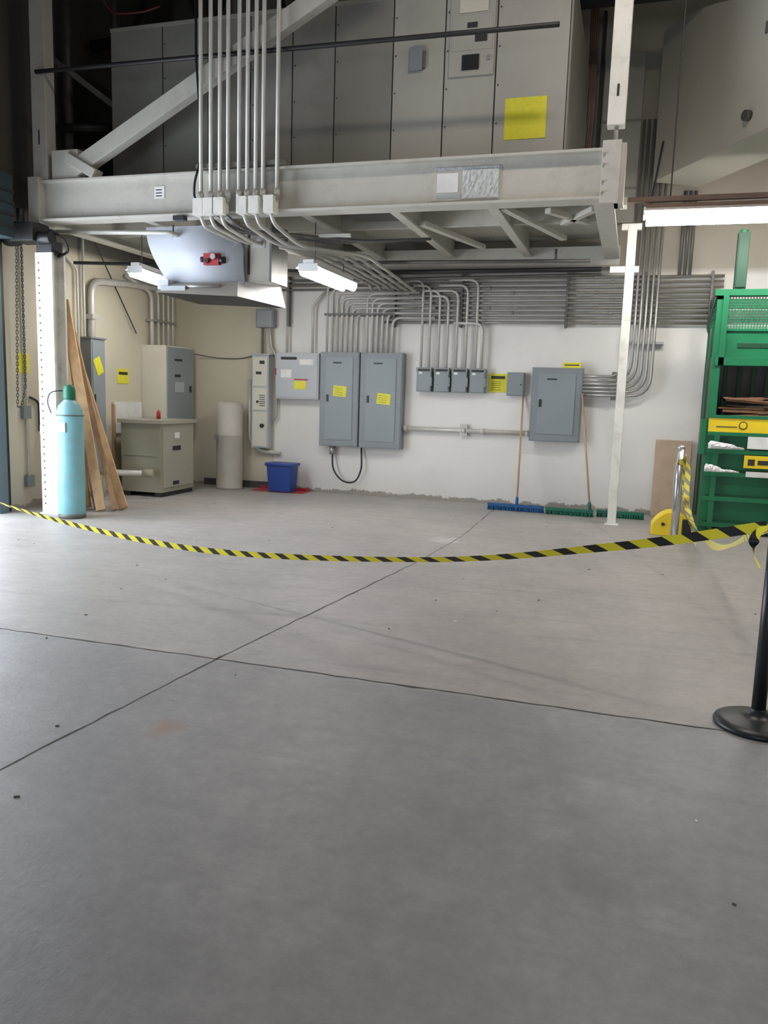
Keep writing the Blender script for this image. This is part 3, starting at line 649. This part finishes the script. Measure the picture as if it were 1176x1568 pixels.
b.tube([(-6.7,9.0,5.6),(-3.0,9.2,5.8),(0,9.2,5.9)],0.07,'dark'); b.tube([(-6.7,8.2,4.4),(-6.2,8.6,4.5),(-5.95,9.2,4.3)],0.05,'dark')
b.bar((-6.7,8.0,5.2),(-5.9,8.4,4.6),0.06,0.06,'steeld'); b.bar((-6.7,8.0,4.0),(-5.95,8.4,4.2),0.06,0.06,'dark')
b.cyl((-6.6,8.4,3.6),(-6.6,8.4,6.9),0.05,'steeld'); b.cyl((-6.3,8.9,3.6),(-6.3,8.9,6.9),0.03,'steeld')
b.tube([(-5.8,7.9,5.75),(-5.75,8.0,5.44),(-5.3,8.0,5.42),(-5.1,8.0,5.46)],0.010,'reddk',fil=0.2)
b.done()

# ------------------------------------------------------------------ baler
b=B("cardboard_baler"); x0,x1,y0,y1=0.80,2.35,9.80,10.75
b.box((x0,y0,0),(x0+0.09,y0+0.09,2.72),'green').box((x1-0.09,y0,0),(x1,y0+0.09,2.72),'green')
b.box((x0,y1-0.09,0),(x0+0.09,y1,2.72),'green').box((x1-0.09,y1-0.09,0),(x1,y1,2.72),'green')
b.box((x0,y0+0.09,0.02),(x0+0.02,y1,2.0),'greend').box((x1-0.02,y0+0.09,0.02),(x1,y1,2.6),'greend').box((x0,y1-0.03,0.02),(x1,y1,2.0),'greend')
b.box((x0-0.03,y0-0.01,2.66),(x1+0.03,y0+0.1,2.73),'green').box((x0,y1-0.1,2.62),(x1,y1,2.72),'green').box((x0,y0,2.62),(x0+.09,y1,2.70),'green')
b.box((x0+0.09,y0+0.04,1.95),(x1-0.09,y0+0.06,2.30),'green')
b.box((x0+0.03,y0-0.02,1.90),(x1,y0+0.05,1.99),'green').box((x0+0.06,y0-0.02,1.9),(x0+0.12,y0+0.05,2.70),'green')
x=x0+0.13
while x<x1-0.1: b.box((x,y0+0.030,2.30),(x+0.009,y0+0.040,2.67),'green'); x+=0.03
z=2.32
while z<2.66: b.box((x0+0.12,y0+0.028,z),(x1-0.1,y0+0.036,z+0.009),'green'); z+=0.03
for z in(2.45,2.55): b.box((x0+0.01,y0+0.09,z),(x0+0.02,y1,z+0.02),'green')
b.box((x0+0.12,y0+0.02,2.28),(x1-0.1,y0+0.06,2.31),'green')
b.box((x0+0.25,y0+0.03,2.10),(x0+0.62,y0+0.04,2.15),'greend')
b.box((x0+0.09,y1-0.2,1.3),(x1-0.09,y1-0.15,1.95),'dark')
x=x0+0.16
while x<x1-0.1: b.box((x,y0+0.3,1.3),(x+0.05,y0+0.34,1.95),'greend'); x+=0.15
for k in range(16):
    xx=random.uniform(x0+0.10,x0+0.7); zz=1.34+0.013*k; yy=y0+0.03+random.uniform(0,.14); L=random.uniform(.35,.8); a=random.uniform(-0.10,0.16)
    b.box((xx,yy,zz),(min(xx+L,x1-.1),yy+0.4,zz+random.choice((0.008,0.02,0.03))),'cardb' if k%4 else 'brown',rot=Matrix.Rotation(a,3,'Y'))
b.box((x0+0.02,y0-0.03,1.16),(x1-0.02,y0+0.02,1.32),'yelp').box((x0+0.02,y0-0.04,1.12),(x1-0.02,y0+0.03,1.16),'green').box((x0+0.02,y0-0.04,1.315),(x1-0.02,y0+0.03,1.35),'green')
b.cyl((x0+0.38,y0-0.03,1.24),(x0+0.38,y0-0.036,1.24),0.045,'ink').cyl((x0+0.38,y0-0.036,1.24),(x0+0.38,y0-0.04,1.24),0.035,'yelp')
b.box((x0+0.1,y0-0.034,1.215),(x0+0.32,y0-0.03,1.225),'ink')
b.box((x0+0.05,y0+0.03,0.1),(x1-0.05,y0+0.06,1.14),'green')
for z in(0.08,0.38,0.66,0.92): b.box((x0+0.02,y0-0.05,z),(x1-0.02,y0+0.03,z+0.05),'green').box((x0+0.05,y0-0.02,z+0.05),(x1-0.05,y0+0.03,z+0.065),'greend')
for x in(x0+0.09,x0+0.75,x1-0.15): b.box((x,y0-0.04,0.05),(x+0.06,y0+0.03,1.12),'green')
b.box((x0+0.42,y0-0.065,0.77),(x0+0.72,y0-0.045,0.91),'yelp').box((x0+0.46,y0-0.068,0.80),(x0+0.53,y0-0.065,0.87),'ink').box((x0+0.56,y0-0.068,0.81),(x0+0.70,y0-0.065,0.86),'ink')
b.box((x0+0.44,y0-0.062,0.985),(x0+0.75,y0-0.045,1.12),'signw').box((x0+0.45,y0-0.062,0.67),(x0+0.75,y0-0.05,0.73),'signw')
b.box((x0-0.06,y0-0.02,0.9),(x0,y0+0.1,1.3),'green').cyl((x0-0.04,y0,0.2),(x0-0.04,y0,2.3),0.018,'greend',seg=10)
b.tube([(x0,y0+0.02,2.72),(x0-0.05,y0+0.02,2.5),(x0-0.08,y0+0.02,2.3),(x0-0.03,y0+0.02,2.2)],0.014,'black')
b.box((x0+0.16,y0+0.02,2.70),(x0+0.28,y0+0.14,3.34),'greend').box((x0+0.17,y0+0.0,2.75),(x0+0.27,y0+0.02,3.3),'greend').cyl((x0+0.22,y0+0.08,3.34),(x0+0.22,y0+0.08,3.37),0.045,'green')
b.done(0.004)
b=B("plastic_wrap_scraps")
def scrap(x,z,w,h):
    nx,nz=12,5; vs=[];fs=[]
    for j in range(nz+1):
        for i in range(nx+1):
            u=i/nx; v=j/nz; prof=(1-u)**0.45*min(1,u*6+.5)
            vs.append((x+w*u,9.725-0.03*math.sin(math.pi*v)*prof+random.uniform(-.010,.010),z+h*v*(0.3+0.7*prof)+random.uniform(-.004,.004)*(j>0)))
    for j in range(nz):
        for i in range(nx): a=j*(nx+1)+i; fs.append((a,a+1,a+nx+2,a+nx+1))
    b.add(vs,fs,'white' if w>.15 else 'film')
scrap(0.83,0.972,0.30,0.09); scrap(1.08,0.972,0.13,0.04); scrap(0.81,0.712,0.19,0.09); scrap(0.98,0.712,0.20,0.035)
b.done()

b=B("barrier_post"); b.cyl((0.52,9.2,0.0),(0.52,9.2,0.98),0.042,'silver',seg=24); b.lathe((0.52,9.2,0.98),[(0.042,0),(0.046,0.01),(0.04,0.03),(0.01,0.04)],'silver'); b.lathe((0.52,9.2,0),[(0.09,0),(0.09,0.01),(0.045,0.02)],'silver'); b.tube([(0.50,9.15,0.95),(0.47,9.14,0.7),(0.49,9.15,0.3)],0.008,'ltgray'); b.done()
b=B("yellow_wheel_chock")
n=16; pr=[]
for i in range(n+1):
    t=i/n; x=0.28+0.42*t; z=0.27*math.sin(math.pi*(0.08+0.84*t))**0.6; pr.append((x,z))
vs=[];N=len(pr)
for y in(9.32,9.62):
    for x,z in pr: vs.append((x,y,z))
    vs.append((0.70,y,0)); vs.append((0.28,y,0))
m_=N+2
fs=[tuple(range(m_)),tuple(range(m_,2*m_))[::-1]]+[(i,i+m_,(i+1)%m_+m_,(i+1)%m_) for i in range(m_)]
b.add(vs,fs,'yelp').cyl((0.40,9.32,0.13),(0.40,9.30,0.13),0.02,'dark').box((0.60,9.30,0.02),(0.70,9.32,0.2),'dark')
b.done(0.012)

# black stanchion
b=B("crowd_control_stanchion"); c=(0.645,3.86,0)
b.lathe(c,[(0.185,0),(0.19,0.012),(0.185,0.022),(0.15,0.034),(0.08,0.045),(0.045,0.06),(0.034,0.08),(0.032,0.085)],'blkstan',seg=48)
b.cyl((c[0],c[1],0.07),(c[0],c[1],0.90),0.031,'blkstan',seg=28)
b.lathe((c[0],c[1],0.88),[(0.033,0),(0.036,0.01),(0.036,0.08),(0.03,0.09),(0.005,0.095)],'blkstan',seg=28)
b.ribbon([(c[0]+0.039*math.cos(t),c[1]+0.039*math.sin(t),0.93+0.01*math.sin(3*t)) for t in [i*math.pi/4 for i in range(18)]],0.05,'tape',n=80)
b.done()
b=B("barrier_tape")
pts=[(-6.78,6.45,0.55),(-6.2,6.20,0.42),(-4.85,5.775,0.29),(-3.0,5.15,0.28),(-1.15,4.525,0.49),(-0.04,4.15,0.73),(0.605,3.88,0.925)]
b.ribbon(pts,0.048,'tape',n=500,twist=lambda t:0.95-0.75*t+0.35*math.sin(11*t))
b.ribbon([(0.61,3.88,0.93),(0.56,3.86,0.88),(0.56,3.85,0.80),(0.59,3.84,0.74)],0.045,'tape',n=30,twist=lambda t:1.2)
b.done()
b=B("caution_tape")
b.ribbon([(0.57,9.14,0.93),(0.60,9.1,0.75),(0.60,9.0,0.5),(0.66,8.8,0.25),(0.70,7.6,0.26),(0.70,6.5,0.38),(0.67,5.3,0.62),(0.63,4.6,0.78),(0.635,3.90,0.92)],0.06,'tape2',n=200,twist=lambda t:0.6+1.3*math.sin(7*t))
b.ribbon([(0.57,9.15,0.9),(0.58,9.1,0.6),(0.62,8.95,0.35),(0.66,8.7,0.15),(0.68,8.3,0.10)],0.06,'tape2',n=80,twist=lambda t:0.8+math.sin(5*t))
b.ribbon([(0.52+0.048*math.cos(t),9.2+0.048*math.sin(t),0.86+0.02*math.sin(t)) for t in [i*math.pi/4 for i in range(9)]],0.06,'tape2',n=40)
b.done()
b=B("floor_debris")
for i in range(44):
    x=random.uniform(-5.5,1.2); y=random.uniform(4,10.6) if i%4 else random.uniform(2,4); s=random.uniform(0.004,0.010)
    b.box((x,y,0),(x+s*2,y+s,0.004),'speck' if random.random()<.85 else 'signw',rot=Matrix.Rotation(random.uniform(0,3),3,'Z'))
b.done()

# ------------------------------------------------------------------ lights
def area(name,loc,rot,sx,sy,e,col,portal=False):
    ld=bpy.data.lights.new(name,'AREA'); ld.shape='RECTANGLE'; ld.size=sx; ld.size_y=sy; ld.energy=e; ld.color=col
    o=bpy.data.objects.new(name,ld); o.location=loc; o.rotation_euler=rot; bpy.context.collection.objects.link(o)
    if portal: ld.cycles.is_portal=True
    return o
for i,(x,y,e,cc) in enumerate(((-0.3,5.2,95,(1.0,0.88,0.78)),(3.8,5.4,120,(1.0,0.88,0.78)),(-1.5,-2.0,14,(0.9,0.95,1)),(3.5,-2.0,14,(0.9,0.95,1)))):  # unseen overhead lamps, added for their light on floor and foreground
    b=B("added_lamp_housing"); b.box((x-0.6,y-0.2,6.52),(x+0.6,y+0.2,6.6),'white').cyl((x-0.5,y,6.6),(x-0.5,y,CZ-E),0.008,'steeld',seg=6).cyl((x+0.5,y,6.6),(x+0.5,y,CZ-E),0.008,'steeld',seg=6).done(0.005)
    area("added_overhead_lamp",(x,y,6.50),(0,0,0),1.1,0.35,e,cc)
area("daylight_portal_left",(XL-0.05,(DY0+DY1)/2,DZ/2),(0,math.radians(-90),0),DZ,DY1-DY0,1,(1,1,1),True)
area("added_opening_portal",(0,YB-0.05,1.2),(math.radians(90),0,0),2.4,2.4,1,(1,1,1),True)  # portal of the added doorway behind the camera
wd=bpy.data.worlds.new("sky"); bpy.context.scene.world=wd; wd.use_nodes=True
bg=wd.node_tree.nodes["Background"]; bg.inputs[0].default_value=(0.82,0.90,1.0,1); bg.inputs[1].default_value=9.5

# ------------------------------------------------------------------ camera
th=math.radians(8.3); ps=math.radians(17); ro=math.radians(1.8)
F=Vector((-math.sin(ps)*math.cos(th), math.cos(ps)*math.cos(th), -math.sin(th)))
Rv=Vector((math.cos(ps), math.sin(ps),0)); U=Vector((-math.sin(ps)*math.sin(th), math.cos(ps)*math.sin(th), math.cos(th)))
rt=Rv*math.cos(ro)+U*math.sin(ro); upv=-Rv*math.sin(ro)+U*math.cos(ro)
cam=bpy.data.cameras.new("camera"); cam.sensor_fit='VERTICAL'; cam.sensor_height=36; cam.lens=36*1223/1568; cam.clip_end=200
co=bpy.data.objects.new("camera",cam); bpy.context.collection.objects.link(co)
m4=Matrix((rt,upv,-F)).transposed().to_4x4(); m4.translation=Vector((0,0,1.45)); co.matrix_world=m4
bpy.context.scene.camera=co
bpy.context.scene.view_settings.view_transform='Standard'
bpy.context.scene.view_settings.exposure=-0.12
